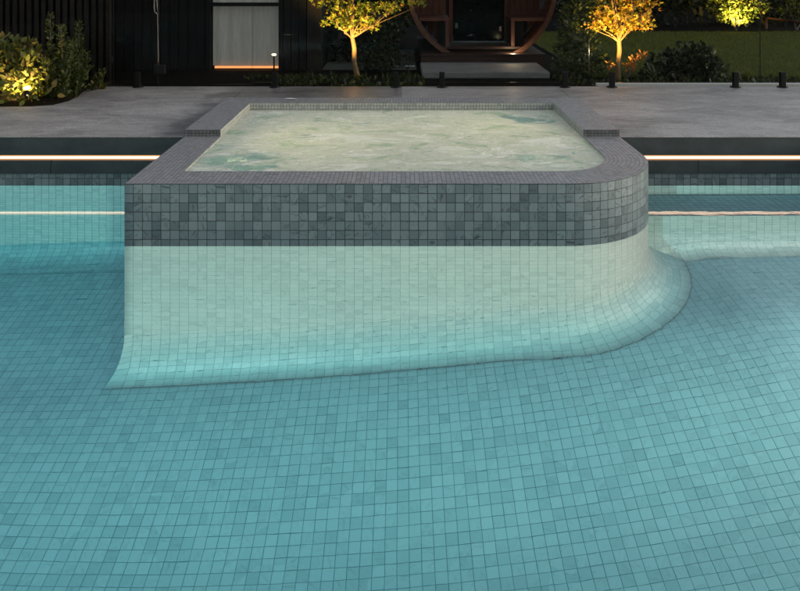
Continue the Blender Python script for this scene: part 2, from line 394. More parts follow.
M['leaf_ros'] = leaf_mat('rosemary_leaf', [(0, (.014, .024, .004)), (.6, (.032, .046, .009)), (1, (.07, .07, .016))], .3)
M['leaf_yel'] = leaf_mat('broad_bright_leaf', [(0, (.035, .05, .007)), (.6, (.075, .085, .014)), (1, (.14, .10, .03))], .35)
M['grass'] = leaf_mat('grass_blade', [(0, (.042, .056, .007)), (.6, (.085, .098, .014)), (1, (.15, .13, .03))], .25, .8, .03)
M['lawn_base'] = stone_mat('lawn_soil', (.022, .028, .006), (.045, .052, .010), .95, (3, 3, 3), .05)

# ------------------------------------------------------------------ the pool
W, YF, YD, YB = 1.508, 4.13, 5.27, 6.55     # spa half width, front face, deck edge, back of spa
CR, CW = .62, .25                            # outer corner radius, coping width
ZC, ZR = .34, .387                           # low coping / deck level, raised coping
PXL, PXR, PY0 = 5.2, 3.3, -2.6                         # pool half width, near wall
def zfloor(X, Y):
    x = max(-3.0, min(1.9, X)); y = max(1.6, min(5.3, Y))
    za = 1.53 - .127 * x - .025 * x * x
    zb = 1.27 - .15 * x - .05 * max(0, x) ** 2 - .22 * max(0, y - 4.1) * max(0.0, min(1.0, -x / 2.0))
    f = max(0.0, min(1.0, (y - 2.9) / 1.25)); f = f * f * (3 - 2 * f)
    return -(za + (zb - za) * f)

def spa_path(o, y_end, step=.05, back=False):
    """points of the spa's outline o inside the outer face, from the left rear, round the front, to the right rear.
    returns (x, y, nx, ny, s): n points out of the spa, s is the length along the outer face measured so that s = X on the front"""
    pts = []
    n = 24
    for k in range(n + 1):
        y = y_end + (YF - y_end) * k / n
        pts.append((-W + o, max(y, YF + o), -1, 0, -W - (max(y, YF) - YF)))
    pts[-1] = (-W + o, YF + o, -1, -1, -W)
    xe = W - CR
    n = 40
    for k in range(1, n + 1):
        x = -W + o + (xe + W - o) * k / n
        pts.append((x, YF + o, 0, -1, x))
    n = 20
    for k in range(1, n + 1):
        a = k / n * PI / 2
        pts.append((xe + (CR - o) * math.sin(a), YF + CR - (CR - o) * math.cos(a), math.sin(a), -math.cos(a), xe + CR * a))
    s0 = xe + CR * PI / 2
    n = 20
    for k in range(1, n + 1):
        y = YF + CR + (y_end - YF - CR) * k / n
        pts.append((W - o, y, 1, 0, s0 + y - YF - CR))
    return pts

def mesh_pool_floor():
    mb = MB(); P = []; U = []
    for i in range(61):
        y = PY0 + (YD - PY0) * i / 60
        row = [(-PXL + (PXL + PXR) * j / 60, y) for j in range(61)]
        P.append([(x, y, zfloor(x, y)) for x, y in row]); U.append([(x + .02, y) for x, y in row])
    mb.grid(P, U); return mb
tag(mesh_pool_floor().build('pool_floor', M['tile_pool']), kind='structure')

# unseen near and side walls of the pool, and the ledge they carry
mb = MB()
def wallquad(mb, x0, y0, x1, y1, z0, z1, mi=0):
    ln = math.hypot(x1 - x0, y1 - y0)
    mb.face([(x0, y0, z0), (x1, y1, z0), (x1, y1, z1), (x0, y0, z1)], [(0, z0), (ln, z0), (ln, z1), (0, z1)], mi)
wallquad(mb, PXR, PY0, -PXL, PY0, -2.3, .30)
wallquad(mb, -PXL, PY0, -PXL, YD, -2.3, .30)
wallquad(mb, PXR, YD, PXR, PY0, -2.3, .30)
tag(mb.build('pool_basin', M['tile_pool']), kind='structure')

# back wall of the pool, left and right of the spa
def back_wall(x0, x1, label, cove):
    t = empty('pool_wall', ((x0 + x1) / 2, YD, 0), label, 'pool wall', 'back walls of the pool')
    mb = MB(); wallquad(mb, x0, YD, x1, YD, -2.3, 0); wallquad(mb, x0, YD, x1, YD, 0, .085, 1)
    for i, u in enumerate(mb.uv): mb.uv[i] = [(a + x0, b) for a, b in u]
    mb.build('tile_facing', [M['tile_back'], M['tile']], t)
    # two courses of stone with the light groove between them
    edges = [x0]; x = x0
    rr = random.Random(int(x0 * 10) + 77)
    js = sorted(j for j in ((-5.2, -3.55, -2.43, -1.3) if x0 < 0 else (1.515, 2.05, 3.15)) if x0 < j < x1)
    es = [x0] + js + [x1]
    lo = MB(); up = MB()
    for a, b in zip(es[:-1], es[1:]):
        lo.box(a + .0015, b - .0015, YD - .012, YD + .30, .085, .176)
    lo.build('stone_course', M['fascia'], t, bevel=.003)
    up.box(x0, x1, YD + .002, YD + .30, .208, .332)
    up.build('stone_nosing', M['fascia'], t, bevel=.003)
    led = MB()
    for za, zb, mi in ((.1775, .1845, 1), (.1845, .1985, 0), (.1985, .2065, 1)): wallquad(led, x0, YD + .012, x1, YD + .012, za, zb, mi)
    led.build('light_strip', [M['led'], M['led_edge']], t)
    if cove:
        r = .24; P = []; U = []
        for k in range(9):
            a = k / 8 * PI / 2; row = []; ru = []
            for j in range(41):
                xx = x0 + (x1 - x0) * j / 40
                zf = zfloor(xx, YD - r)
                row.append((xx, YD - .002 - r * (1 - math.cos(a)), zf + .003 + r * (1 - math.sin(a)))); ru.append((xx, r * (PI / 2 - a)))
            P.append(row); U.append(ru)
        mb = MB(); mb.grid(P, U); mb.build('cove', M['tile_mid'], t)
    return t
back_wall(-PXL, -W, 'tiled pool edge with glowing strip under the paving left of the spa', True)
back_wall(W, PXR, 'tiled pool edge with glowing strip under the paving right of the spa', False)

# underwater bench on the right
YBN, ZBN, RBN = 4.84, -.22, .13
t = empty('underwater_bench', (3.2, YBN, 0), 'tiled shallow bench under the water along the right back edge of the pool', 'bench')
mb = MB()
mb.face([(W, YBN, ZBN), (PXR, YBN, ZBN), (PXR, YD, ZBN), (W, YD, ZBN)], [(W, YBN), (PXR, YBN), (PXR, YD), (W, YD)])
mb.build('seat', M['tile_seat'], t)
mb = MB(); wallquad(mb, W, YBN, PXR, YBN, -1.6, ZBN)
mb.build('riser', M['tile_bench'], t)
P = []; U = []
for k in range(11):
    a = k / 10 * PI / 2; row = []; ru = []
    for j in range(31):
        xx = W + (PXR - W) * j / 30; zf = zfloor(xx, YBN - RBN)
        row.append((xx, YBN - .002 - RBN * (1 - math.cos(a)), zf + .003 + RBN * (1 - math.sin(a)))); ru.append((xx, RBN * (PI / 2 - a)))
    P.append(row); U.append(ru)
mb = MB(); mb.grid(P, U); mb.build('cove', M['tile_bench'], t)

# ------------------------------------------------------------------ the spa
spa = empty('spa', (0, YF, 0), 'raised tiled spa with a rounded right corner standing in the pool', 'spa')
pth = spa_path(0, YB)
mb = MB()
zs = [ZC - .001, 0.0, -.6, -2.0]
P = [[(x, y, z) for x, y, *_ in pth] for z in zs]
U = [[(p[4] + .01, z - ZC + .004) for p in pth] for z in zs]
# one stone in two tones: underwater lamplight is put into the paler lower tiles
mb.grid(P[:2], U[:2], 0); mb.grid(P[1:], U[1:], 1)
mb.build('wall', [M['tile'], M['tile_cove']], spa)
mb = MB()
mb.face([(W, YB, -.2), (-W, YB, -.2), (-W, YB, ZR - .01), (W, YB, ZR - .01)]); mb.build('rear_wall', M['tile_small'], spa)
# low coping
o_in, o_out = CW, 0.0
def coping_mesh(z, y0):
    pa, pb = spa_path(0, y0), spa_path(CW, y0)
    mb = MB(); nstrip = 3; P = []; U = []
    for k in range(nstrip + 1):
        o = CW * k / nstrip; pp = spa_path(o, y0); row = []; ru = []
        for i, p in enumerate(pp):
            row.append((p[0], p[1], z))
            if i <= 24: ru.append((p[0] + .005, p[1] - YF))
            elif i <= 64: ru.append((p[0] + .005, p[1] - YF))
            elif i <= 84:
                a = (i - 64) / 20 * PI / 2
                ru.append((W - CR + (CR - CW * .5) * a + .005, o))
            else: ru.append((W - CR + (CR - CW * .5) * PI / 2 + .005 + p[1] - YF - CR, o))
        P.append(row); U.append(ru)
    mb.grid(P, U, 0, False)
    return mb
cm = coping_mesh(ZC, YD)
cm.build('coping', M['tile_small'], spa)
# raised coping: a U at the rear, standing two small tiles above the low coping
mb = MB()
yb_in = YB - CW
def rc(mb, x0, x1, y0, y1):
    mb.face([(x0, y0, ZR), (x1, y0, ZR), (x1, y1, ZR), (x0, y1, ZR)], [(x0, y0 - YD), (x1, y0 - YD), (x1, y1 - YD), (x0, y1 - YD)])
rc(mb, -W, -W + CW, YD, YB); rc(mb, W - CW, W, YD, YB); rc(mb, -W + CW, W - CW, yb_in, YB)
def rq(mb, x0, y0, x1, y1, z0=ZC, z1=ZR, mi=0):
    ln = math.hypot(x1 - x0, y1 - y0)
    mb.face([(x0, y0, z0), (x1, y1, z0), (x1, y1, z1), (x0, y0, z1)], [(0, z0 - z1), (ln, z0 - z1), (ln, 0), (0, 0)], mi)
rq(mb, -W, YD, -W + CW, YD, mi=1); rq(mb, W - CW, YD, W, YD, mi=1)
rq(mb, -W, YB, -W, YD); rq(mb, W, YD, W, YB); rq(mb, W, YB, -W, YB)
mb.build('raised_coping', [M['tile_small'], M['tile_riser']], spa)
# inside of the spa
ZS = .326
mb = MB()
pi_ = spa_path(CW, YD)
P = [[(p[0], p[1], z) for p in pi_] for z in (ZC - .0005, -.55)]
U = [[(p[4], z - ZC) for p in pi_] for z in (ZC, -.55)]
mb.grid(P, U, 0, True, True)
rq(mb, -W + CW, YD, -W + CW, yb_in, -.55, ZR); rq(mb, -W + CW, yb_in, W - CW, yb_in, -.55, ZR); rq(mb, W - CW, yb_in, W - CW, YD, -.55, ZR)
fl_ = [(p[0], p[1]) for p in spa_path(.12, YB - .12)][::2]
mb.face([(x, y, -.55) for x, y in fl_], fl_)
mb.build('basin', M['tile_inner'], spa)
# cove where the spa's wall meets the pool floor
LEFTK = .55
def hkv(s):
    f = max(0.0, min(1.0, (s - .3) / 1.2)); return 2.7 - 1.2 * f * f * (3 - 2 * f)
def rcv(s):
    f = max(0.0, min(1.0, (s - .3) / 1.2)); return .14 + .10 * f * f * (3 - 2 * f)
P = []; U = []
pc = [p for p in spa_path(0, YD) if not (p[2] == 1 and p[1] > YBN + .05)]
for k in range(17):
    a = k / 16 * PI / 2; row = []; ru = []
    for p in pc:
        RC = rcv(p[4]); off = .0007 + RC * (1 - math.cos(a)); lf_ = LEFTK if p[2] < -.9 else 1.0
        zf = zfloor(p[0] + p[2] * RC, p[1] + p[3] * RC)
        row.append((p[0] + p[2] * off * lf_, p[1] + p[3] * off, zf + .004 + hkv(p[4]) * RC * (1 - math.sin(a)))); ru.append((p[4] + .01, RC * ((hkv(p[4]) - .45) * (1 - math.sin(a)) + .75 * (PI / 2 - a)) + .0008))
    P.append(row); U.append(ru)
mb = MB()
for sl, mi in ((slice(0, 25), 1), (slice(24, None), 0)): mb.grid([q[sl] for q in P], [q[sl] for q in U], mi)  # left side in the floor's teal, its shade put into the colour
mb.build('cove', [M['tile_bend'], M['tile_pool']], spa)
mb = MB(); jr = []
for d_ in (-.001, .003):
    jr.append([(p[0] + p[2] * (rcv(p[4]) + d_) * (LEFTK if p[2] < -.9 else 1.0), p[1] + p[3] * (rcv(p[4]) + d_), zfloor(p[0] + p[2] * rcv(p[4]), p[1] + p[3] * rcv(p[4])) + .0085) for p in pc])
mb.grid([q[24:] for q in jr]); mb.build('joint', M['joint'], spa)

lf = ground(290, 99.6, ZR) ; mb = MB(); rng = random.Random(3)
sh = [(-.055, 0), (-.03, .018), (.01, .022), (.04, .012), (.062, .002), (.04, -.010), (.01, -.018), (-.03, -.014)]
mb.face([(lf.x + x, lf.y + y, ZR + .004 + .10 * abs(x) * abs(x) * 30 * .1 + abs(y) * .25) for x, y in sh])
tag(mb.build('fallen_leaf', M['white_stone']), 'small pale fallen leaf on the rear coping of the spa', 'leaf')
# foaming water in the spa
mb = MB(); P = []
ny, nx = 90, 130
for i in range(ny + 1):
    y = YF + CW + (yb_in - YF - CW) * i / ny
    xr = W - CW; ri = CR - CW
    if y < YF + CW + ri:
        d = YF + CW + ri - y; xr = W - CR + math.sqrt(max(0, ri * ri - d * d))
    row = []
    for j in range(nx + 1):
        x = -W + CW + (xr + W - CW) * j / nx
        q = Vector((x * 1.6, y * 2.6, 0))
        h = mnoise.fractal(q, 1.0, 2.0, 4) * .013 + mnoise.noise(Vector((x * 9, y * 16, 3))) * .003
        e = min(1, i / 4, (ny - i) / 4, j / 4, (nx - j) / 4)
        row.append((x, y, ZS + h * (.3 + .7 * e)))
    P.append(row)
mb.grid(P); tag(mb.build('foaming_water', M['foam']), kind='structure')

# pool water: one closed body, notched round the spa, its sides just inside the walls
mb = MB()
e = .006
loop = [(-PXL - e, PY0 - e), (PXR + e, PY0 - e), (PXR + e, YD + e), (W - e, YD + e)]
sp = spa_path(e, YD + e)
loop += [(p[0], p[1]) for p in reversed(sp)][1:]
loop += [(-PXL - e, YD + e)]
cl = []
for p in loop:
    if not cl or math.hypot(p[0] - cl[-1][0], p[1] - cl[-1][1]) > 1e-4: cl.append(p)
mb.v = [(x, y, 0.0) for x, y in cl] + [(x, y, -2.25) for x, y in cl]
n = len(cl)
mb.f = [list(range(n)), list(range(2 * n - 1, n - 1, -1))] + [[(k + 1) % n, k, n + k, n + (k + 1) % n] for k in range(n)]
mb.uv = [[(0, 0)] * len(f) for f in mb.f]; mb.mi = [0] * len(mb.f); mb.sm = [False] * len(mb.f)
tag(mb.build('pool_water', M['water']), kind='structure')

# ------------------------------------------------------------------ paving and ground
mb = MB()
JX = [-8.0, -4.4, -W - .004, W + .004, 4.6, 8.0]
for a, b in zip(JX[:-1], JX[1:]):
    if a < 0 < b:
        mb.box(a + .0015, b - .0015, YB + .003, 7.46, .22, ZC)
    else:
        mb.box(a + .0015, b - .0015, YD - .004, 7.46, .3335, ZC)
tag(mb.build('paving', M['deck'], bevel=.0015), kind='structure')
mb = MB()      # paving round the other sides of the pool
mb.box(-8, -PXL - .01, -5, YD - .006, .18, .30); mb.box(PXR + .01, 8, -5, YD - .006, .18, .30); mb.box(-PXL - .009, PXR + .009, -5, PY0 - .01, .18, .30)
tag(mb.build('poolside_paving', M['deck'], bevel=.004), kind='structure')
mb = MB()
mb.face([(-60, 7.3, .245), (60, 7.3, .245), (60, 80, .245), (-60, 80, .245)])
mb.face([(-60, -40, .10), (-8, -40, .10), (-8, 7.3, .10), (-60, 7.3, .10)]); mb.face([(8, -40, .10), (60, -40, .10), (60, 7.3, .10), (8, 7.3, .10)])
mb.face([(-8, -40, .10), (8, -40, .10), (8, -5, .10), (-8, -5, .10)])
tag(mb.build('ground', M['soil']), kind='structure')
# lawn
LX0, LX1, LY0, LY1 = 2.15, 14.0, 8.6, 14.6
mb = MB(); P = []
for i in range(13):
    P.append([(LX0 + (LX1 - LX0) * j / 24 - (.9 if False else 0), LY0 + (LY1 - LY0) * i / 12, .262 + .012 * mnoise.noise(Vector((j * .5, i * .5, 0)))) for j in range(25)])
mb.grid(P); tag(mb.build('lawn', M['lawn_base']), kind='structure')
rng = random.Random(5)
mb = MB()
for k in range(36000):
    x = rng.uniform(LX0, 9.4); y = LY0 + (LY1 - LY0) * rng.random() ** 1.3
    if x > y * .62 + .5: continue
    h = rng.uniform(.018, .045); a = rng.uniform(0, PI); wv = rng.uniform(.003, .006)
    dx, dy = math.cos(a) * wv, math.sin(a) * wv; lx, ly = rng.uniform(-.02, .02), rng.uniform(-.02, .02)
    mb.face([(x - dx, y - dy, .25), (x + dx, y + dy, .25), (x + lx, y + ly, .262 + h)])
tag(mb.build('grass', M['grass']), kind='stuff')
mb = MB(); mb.box(1.95, 8.0, 7.60, 7.66, .2, .345)
tag(mb.build('garden_edging', M['kerb'], bevel=.003), 'thin pale stone edging behind the glass fence in front of the lawn', 'edging')

# ------------------------------------------------------------------ foliage helpers
def leaf_shape(kind):
    if kind == 'maple':
        pts = []
        for a, r in ((-90, .25), (-50, .62), (-25, .30), (15, .92), (40, .34), (90, 1.15), (140, .34), (165, .92), (205, .30), (230, .62)):
            pts.append((r * math.cos(R(a)) * .8, r * math.sin(R(a)) * .8 + .2))
        return pts
    if kind == 'needle': return [(0, 0), (.12, .5), (0, 1.3), (-.12, .5)]
    if kind == 'blade': return [(-.05, 0), (.05, 0), (.04, .6), (0, 1.2), (-.04, .6)]
    return [(0, 0), (.30, .35), (.28, .75), (0, 1.15), (-.28, .75), (-.30, .35)]
def add_leaf(mb, p, d, size, kind, rng, mi=0):
    d = d.normalized()
    a = Vector((rng.uniform(-1, 1), rng.uniform(-1, 1), rng.uniform(-1, 1)))
    u = d.cross(a)
    if u.length < 1e-3: u = d.cross(Vector((1, 0, .3)))
    u.normalize(); nrm = u.cross(d)
    sh = leaf_shape(kind); c = rng.uniform(-.25, .25)
    mb.face([p + u * (x * size) + d * (y * size) + nrm * (c * size * (y * y - abs(x))) for x, y in sh], None, mi)
def scatter(mb, blobs, n, size, kind, rng, up=.3, gap=0.0):
    """leaves through the volume of ellipsoids, thinned by a noise so that clumps and gaps form"""
    tot = sum(b[3] * b[4] * b[5] for b in blobs); cnt = 0; tries = 0
    while cnt < n and tries < n * 20:
        tries += 1
        q = rng.random() * tot
        for b in blobs:
            q -= b[3] * b[4] * b[5]
            if q <= 0: break
        v = Vector((rng.gauss(0, 1), rng.gauss(0, 1), rng.gauss(0, 1))).normalized() * rng.random() ** .42
        p = Vector((b[0] + v.x * b[3], b[1] + v.y * b[4], b[2] + v.z * b[5]))
        sc_ = 2.2 / max(b[3], b[4])
        if mnoise.noise(p * sc_ * 1.6) < gap: continue
        d = Vector((v.x, v.y, v.z * .6 + up)) + Vector((rng.uniform(-.8, .8), rng.uniform(-.8, .8), rng.uniform(-.8, .8)))
        add_leaf(mb, p, d, size * rng.uniform(.6, 1.25), kind, rng); cnt += 1
def twig_net(mb, base, targets, r0, rng):
    for tg in targets:
        b, e_ = Vector(base), Vector(tg)
        mid = (b + e_) / 2 + Vector((rng.uniform(-.06, .06), rng.uniform(-.06, .06), rng.uniform(-.02, .06)))
        mb.tube([b, (b + mid) / 2 + Vector((0, 0, .01)), mid, e_], [r0, r0 * .8, r0 * .55, r0 * .15], 6)
def spot(name, loc, target, energy, col, size=R(70), blend=.6, parent=None, rad=.03):
    ld = bpy.data.lights.new(name, 'SPOT'); ld.energy = energy; ld.color = col; ld.spot_size = size; ld.spot_blend = blend; ld.shadow_soft_size = rad
    o = bpy.data.objects.new(name, ld); COL.objects.link(o)
    o.location = Vector(loc) - (parent.location if parent else Vector((0, 0, 0)))
    o.rotation_euler = (Vector(target) - Vector(loc)).to_track_quat('-Z', 'Y').to_euler()
    if parent: o.parent = parent
    return o
def garden_spot(loc, target, energy, col, label, size=R(80), glow=True):
    loc = Vector(loc); t = empty('garden_spotlight', loc, label, 'spotlight', 'garden spotlights')
    d = (Vector(target) - loc).normalized()
    mb = MB(); mb.tube([loc - Vector((0, 0, .06)), loc - Vector((0, 0, .01))], .006, 6); mb.build('stake', M['black_metal'], t)
    mb = MB(); mb.tube([loc - d * .03, loc - d * .028, loc + d * .035], [.012, .022, .025], 12, cap=False); mb.build('housing', M['black_metal'], t)
    mb = MB(); mb.tube([loc + d * .026, loc + d * .029], .022, 12); mb.build('lens', M['lamp_glow'], t)
    spot('lamp', loc + d * .045, target, energy, col, size, .7, t)
    return t
WARM = (1.0, .66, .22)

# ------------------------------------------------------------------ maples behind the fence
def maple(base, top, crown, n, leafm, label, seed, size=.05, kind='maple', twigs=16):
    rng = random.Random(seed)
    base, top = Vector(base), Vector(top)
    t = empty('maple_tree', base, label, 'tree', 'uplit maple trees')
    mb = MB()
    k1 = base.lerp(top, .35) + Vector((-.012, 0, 0)); k2 = base.lerp(top, .7) + Vector((.01, 0, 0))
    mb.tube([base - Vector((0, 0, .02)), base + Vector((0, 0, .02)), k1, k2, top, top + Vector((.02, .02, .35))], [.042, .033, .028, .026, .024, .010], 10)
    tg = []
    for k in range(twigs):
        b = rng.choice(crown); v = Vector((rng.gauss(0, 1), rng.gauss(0, 1), rng.gauss(0, 1))).normalized() * .8
        tg.append((b[0] + v.x * b[3], b[1] + v.y * b[4], b[2] + v.z * b[5]))
    twig_net(mb, top - Vector((0, 0, .03)), tg, .010, rng)
    mb.build('trunk', M['bark'], t)
    mb = MB(); scatter(mb, crown, n, size, kind, rng, .1, .06); mb.build('crown', leafm, t)
    return t
YT = 8.5
b = at(357, 77, YT); tp = at(352, 36, YT)
def bl(x, y, Y, rx, ry, rz): p = at(x, y, Y); return (p.x, p.y, p.z, rx, ry, rz)
crownL = [bl(352, 12, 8.5, .28, .26, .16), bl(334, 22, 8.45, .16, .18, .07), bl(368, 24, 8.45, .17, .18, .10), bl(383, 8, 8.5, .22, .2, .08),
          bl(352, -22, 8.55, .36, .3, .22), bl(328, 2, 8.5, .2, .2, .07), bl(410, 4, 8.5, .2, .14, .05), bl(350, 26, 8.4, .12, .14, .08), bl(345, -60, 8.55, .32, .3, .25)]
maple(b, tp, crownL, 2500, M['leaf_yg'], 'small maple with a slender leaning trunk and yellow green leaves, beside the round sauna', 11, .038)
b2 = at(618, 79, YT); tp2 = at(619, 40, YT)
crownR = [bl(620, 14, 8.5, .34, .3, .20), bl(640, 22, 8.45, .16, .18, .12), bl(603, 20, 8.45, .18, .18, .11), bl(617, 32, 8.4, .15, .15, .07),
          bl(622, -18, 8.55, .42, .36, .25), bl(648, 4, 8.5, .14, .2, .12), bl(592, 28, 8.5, .13, .14, .04), bl(622, -56, 8.5, .36, .32, .25)]
maple(b2, tp2, crownR, 3600, M['leaf_or'], 'small maple with dense amber leaves, glowing in front of the lawn', 12, .035)
garden_spot(at(343, 82, 7.9), at(352, 4, 8.5), 120, WARM, 'small black spotlight at the foot of the yellow green maple')
garden_spot(at(607, 82, 7.85), at(620, 4, 8.5), 165, (1, .68, .20), 'small black spotlight at the foot of the amber maple')

def plant(name, base, blobs, n, size, kind, mat, label, cat, seed, up=.4, gap=-.1, stems=8, group=None, stemmat='bark_dark'):
    rng = random.Random(seed); base = Vector(base)
    t = empty(name, base, label, cat, group)
    mb = MB()
    tg = []
    for k in range(stems):
        b = rng.choice(blobs); tg.append((b[0] + rng.uniform(-.6, .6) * b[3], b[1] + rng.uniform(-.6, .6) * b[4], b[2] + rng.uniform(0, .7) * b[5]))
    twig_net(mb, base, tg, .008 + .01 * max(b[5] for b in blobs), rng)
    mb.build('stems', M[stemmat], t)
    mb = MB(); scatter(mb, blobs, n, size, kind, rng, up, gap); mb.build('foliage', M[mat], t)
    return t
def tuft(name, base, n, length, mat, label, cat, seed, group=None, spread=.8, width=1.0):
    rng = random.Random(seed); base = Vector(base); mb = MB()
    for k in range(n):
        a = rng.uniform(0, 2 * PI); s = rng.uniform(.15, spread); ln = length * rng.uniform(.5, 1.1)
        o = base + Vector((rng.uniform(-.03, .03), rng.uniform(-.03, .03), 0))
        d = Vector((math.cos(a) * s, math.sin(a) * s, 1)).normalized(); sd = Vector((-math.sin(a), math.cos(a), 0)); w = .006 * width * rng.uniform(.7, 1.3)
        rows = []
        for q in range(5):
            f = q / 4; p = o + d * (ln * f) + Vector((math.cos(a) * s * ln * .5 * f * f, math.sin(a) * s * ln * .5 * f * f, -ln * .35 * s * f * f))
            ww = w * (1 - f * .95); rows.append([p - sd * ww, p + sd * ww])
        mb.grid(rows)
    o = mb.build(name, M[mat]); o.data.transform(__import__('mathutils').Matrix.Translation(-base)); o.location = base
    return tag(o, label, cat, group)

# glowing low plants at the maple's foot, red leaved plant, strap leaves
tuft('ground_plant', at(358, 79, 8.35), 40, .07, 'leaf_yel', 'low bright leafy tuft at the foot of the yellow green maple', 'plant', 21, 'low plants by the fence', .9, 2.2)
red = at(626, 79, 8.3)
plant('red_shrub', red, [bl(630, 66, 8.3, .06, .06, .05), bl(636, 60, 8.3, .07, .06, .04), bl(642, 55, 8.3, .05, .05, .03), bl(610, 65, 8.3, .03, .05, .05)], 130, .034, 'leaf', 'leaf_red',
      'orange leaved sprig leaning right at the foot of the amber maple', 'shrub', 22, .2, -.9, 5)
for k, (x, y, n, ln, m, lab, w) in enumerate([
    (312, 80, 26, .14, 'leaf_mid', 'grassy dark tuft left of the yellow green maple, near the house', 1.0),
    (330, 79, 22, .12, 'leaf_mid', 'thin leaved tuft between the house and the yellow green maple', 1.0),
    (386, 81, 24, .13, 'leaf_mid', 'thin leaved tuft right of the yellow green maple beside the dark glass joint', 1.0),
    (408, 80, 22, .16, 'leaf_mid', 'grassy tuft at the left end of the pale stone step', 1.0),
    (655, 78, 22, .20, 'leaf_mid', 'arching strap leaved tuft right of the orange sprig', 1.6),
    (745, 80, 34, .16, 'leaf_yel', 'pale strap leaved plant behind the second fence post from the right', 1.4)]):
    tuft('ground_plant', at(x, y, 8.05), n, ln, m, lab, 'plant', 30 + k, 'low plants by the fence', .8, w)
plant('shrub', at(690, 80, 8.6), [bl(672, 64, 8.6, .26, .2, .14), bl(692, 60, 8.7, .28, .2, .20), bl(710, 68, 8.6, .18, .2, .12), bl(655, 72, 8.5, .15, .15, .08)], 1100, .06, 'leaf', 'leaf_dk',
      'low dark shrub in front of the lawn, right of the amber maple', 'shrub', 41, .3, -.15, 12)
plant('shrub', at(572, 80, 8.9), [bl(578, 48, 9.0, .26, .3, .34), bl(588, 62, 8.7, .22, .22, .2), bl(576, 28, 9.4, .22, .3, .35), bl(586, 8, 9.6, .26, .3, .4), bl(565, 66, 8.7, .14, .2, .14)], 2600, .05, 'leaf', 'leaf_mid',
      'tall loose green shrub between the round sauna and the amber maple', 'shrub', 42, .2, -.12, 14)
plant('shrub', at(392, 78, 9.6), [bl(386, 45, 9.6, .20, .3, .34), bl(378, 55, 9.4, .26, .3, .24), bl(388, 25, 9.8, .16, .3, .4), bl(370, 62, 9.3, .2, .2, .14), bl(405, 60, 9.4, .12, .1, .14)], 1900, .045, 'leaf', 'leaf_dk',
      'dark leafy shrub against the left side of the round sauna', 'shrub', 43, .2, -.1, 14)
plant('shrub', at(335, 74, 10.2), [bl(330, 45, 10.2, .34, .3, .3), bl(350, 55, 10.2, .4, .3, .2), bl(372, 50, 10.5, .3, .3, .3)], 1500, .05, 'leaf', 'leaf_dk',
      'dark shrub behind the trunk of the yellow green maple', 'shrub', 44, .2, -.1, 12)
rng = random.Random(77); mb = MB()
for k in range(5200):
    if rng.random() < .42: x, y = rng.uniform(-1.75, .25), rng.uniform(7.72, 8.75)
    else: x, y = rng.uniform(1.7, 6.2), rng.uniform(7.74, 8.65)
    if mnoise.noise(Vector((x * 2.2, y * 2.2, 0))) < -.22: continue
    add_leaf(mb, Vector((x, y, .245)), Vector((rng.uniform(-.7, .7), rng.uniform(-.7, .7), 1)), rng.uniform(.025, .065), 'blade' if rng.random() < .6 else 'leaf', rng)
tag(mb.build('ground_cover', M['leaf_mid']), kind='stuff')
mb = MB(); mb.box(-.98, .18, 9.35, 11.5, .2, .255)
tag(mb.build('garden_path', M['gravel']), kind='structure')
# far uplit bush and hedge rows
YBU = 14.9
plant('bush', at(736, 31, YBU), [bl(737, 14, YBU, .33, .3, .24), bl(722, 8, YBU, .28, .3, .26), bl(752, 6, YBU, .28, .3, .26), bl(737, -8, YBU, .4, .3, .3)], 1900, .062, 'leaf', 'leaf_yel',
      'yellow green bush lit from below at the far edge of the lawn', 'bush', 51, .3, -.1, 12)
garden_spot(at(737, 27, YBU - .42), at(738, 0, YBU), 150, (1, .78, .16), 'small black spotlight under the yellow green bush beyond the lawn', R(120))
plant('bush', at(796, 31, 15.2), [bl(796, 4, 15.2, .4, .3, .4), bl(812, -6, 15.2, .5, .3, .5)], 1000, .065, 'leaf', 'leaf_mid',
      'dim bush at the far right corner of the lawn', 'bush', 52, .3, -.1, 10)
for k, (x, Y, rx, h, lab) in enumerate([
    (640, 16.0, 1.5, 2.6, 'tall dark hedge tree behind the amber maple'),
    (700, 16.6, 1.5, 2.9, 'tall dark tree beyond the lawn, left of the lit bush'),
    (765, 16.4, 1.4, 2.5, 'tall dark tree beyond the lawn, right of the lit bush'),
    (840, 16.8, 1.6, 3.0, 'tall dark tree beyond the far right corner of the lawn'),
    (590, 15.0, 1.2, 2.6, 'tall dark tree behind the round sauna, on its right'),
    (370, 13.5, 1.2, 2.6, 'tall dark tree behind the yellow green maple, left of the round sauna')]):
    g = at(x, 40, Y); g.z = .24
    blobs = [(g.x, Y, .24 + h * .30, rx * .85, .8, h * .32), (g.x - rx * .4, Y, .24 + h * .62, rx * .6, .7, h * .26), (g.x + rx * .35, Y + .2, .24 + h * .7, rx * .6, .7, h * .28), (g.x, Y, .24 + h * .9, rx * .45, .6, h * .2)]
    plant('dark_tree', g, blobs, 3200, .11, 'leaf', 'leaf_dk', lab, 'tree', 60 + k, .2, -.2, 12, 'dark trees beyond the garden')
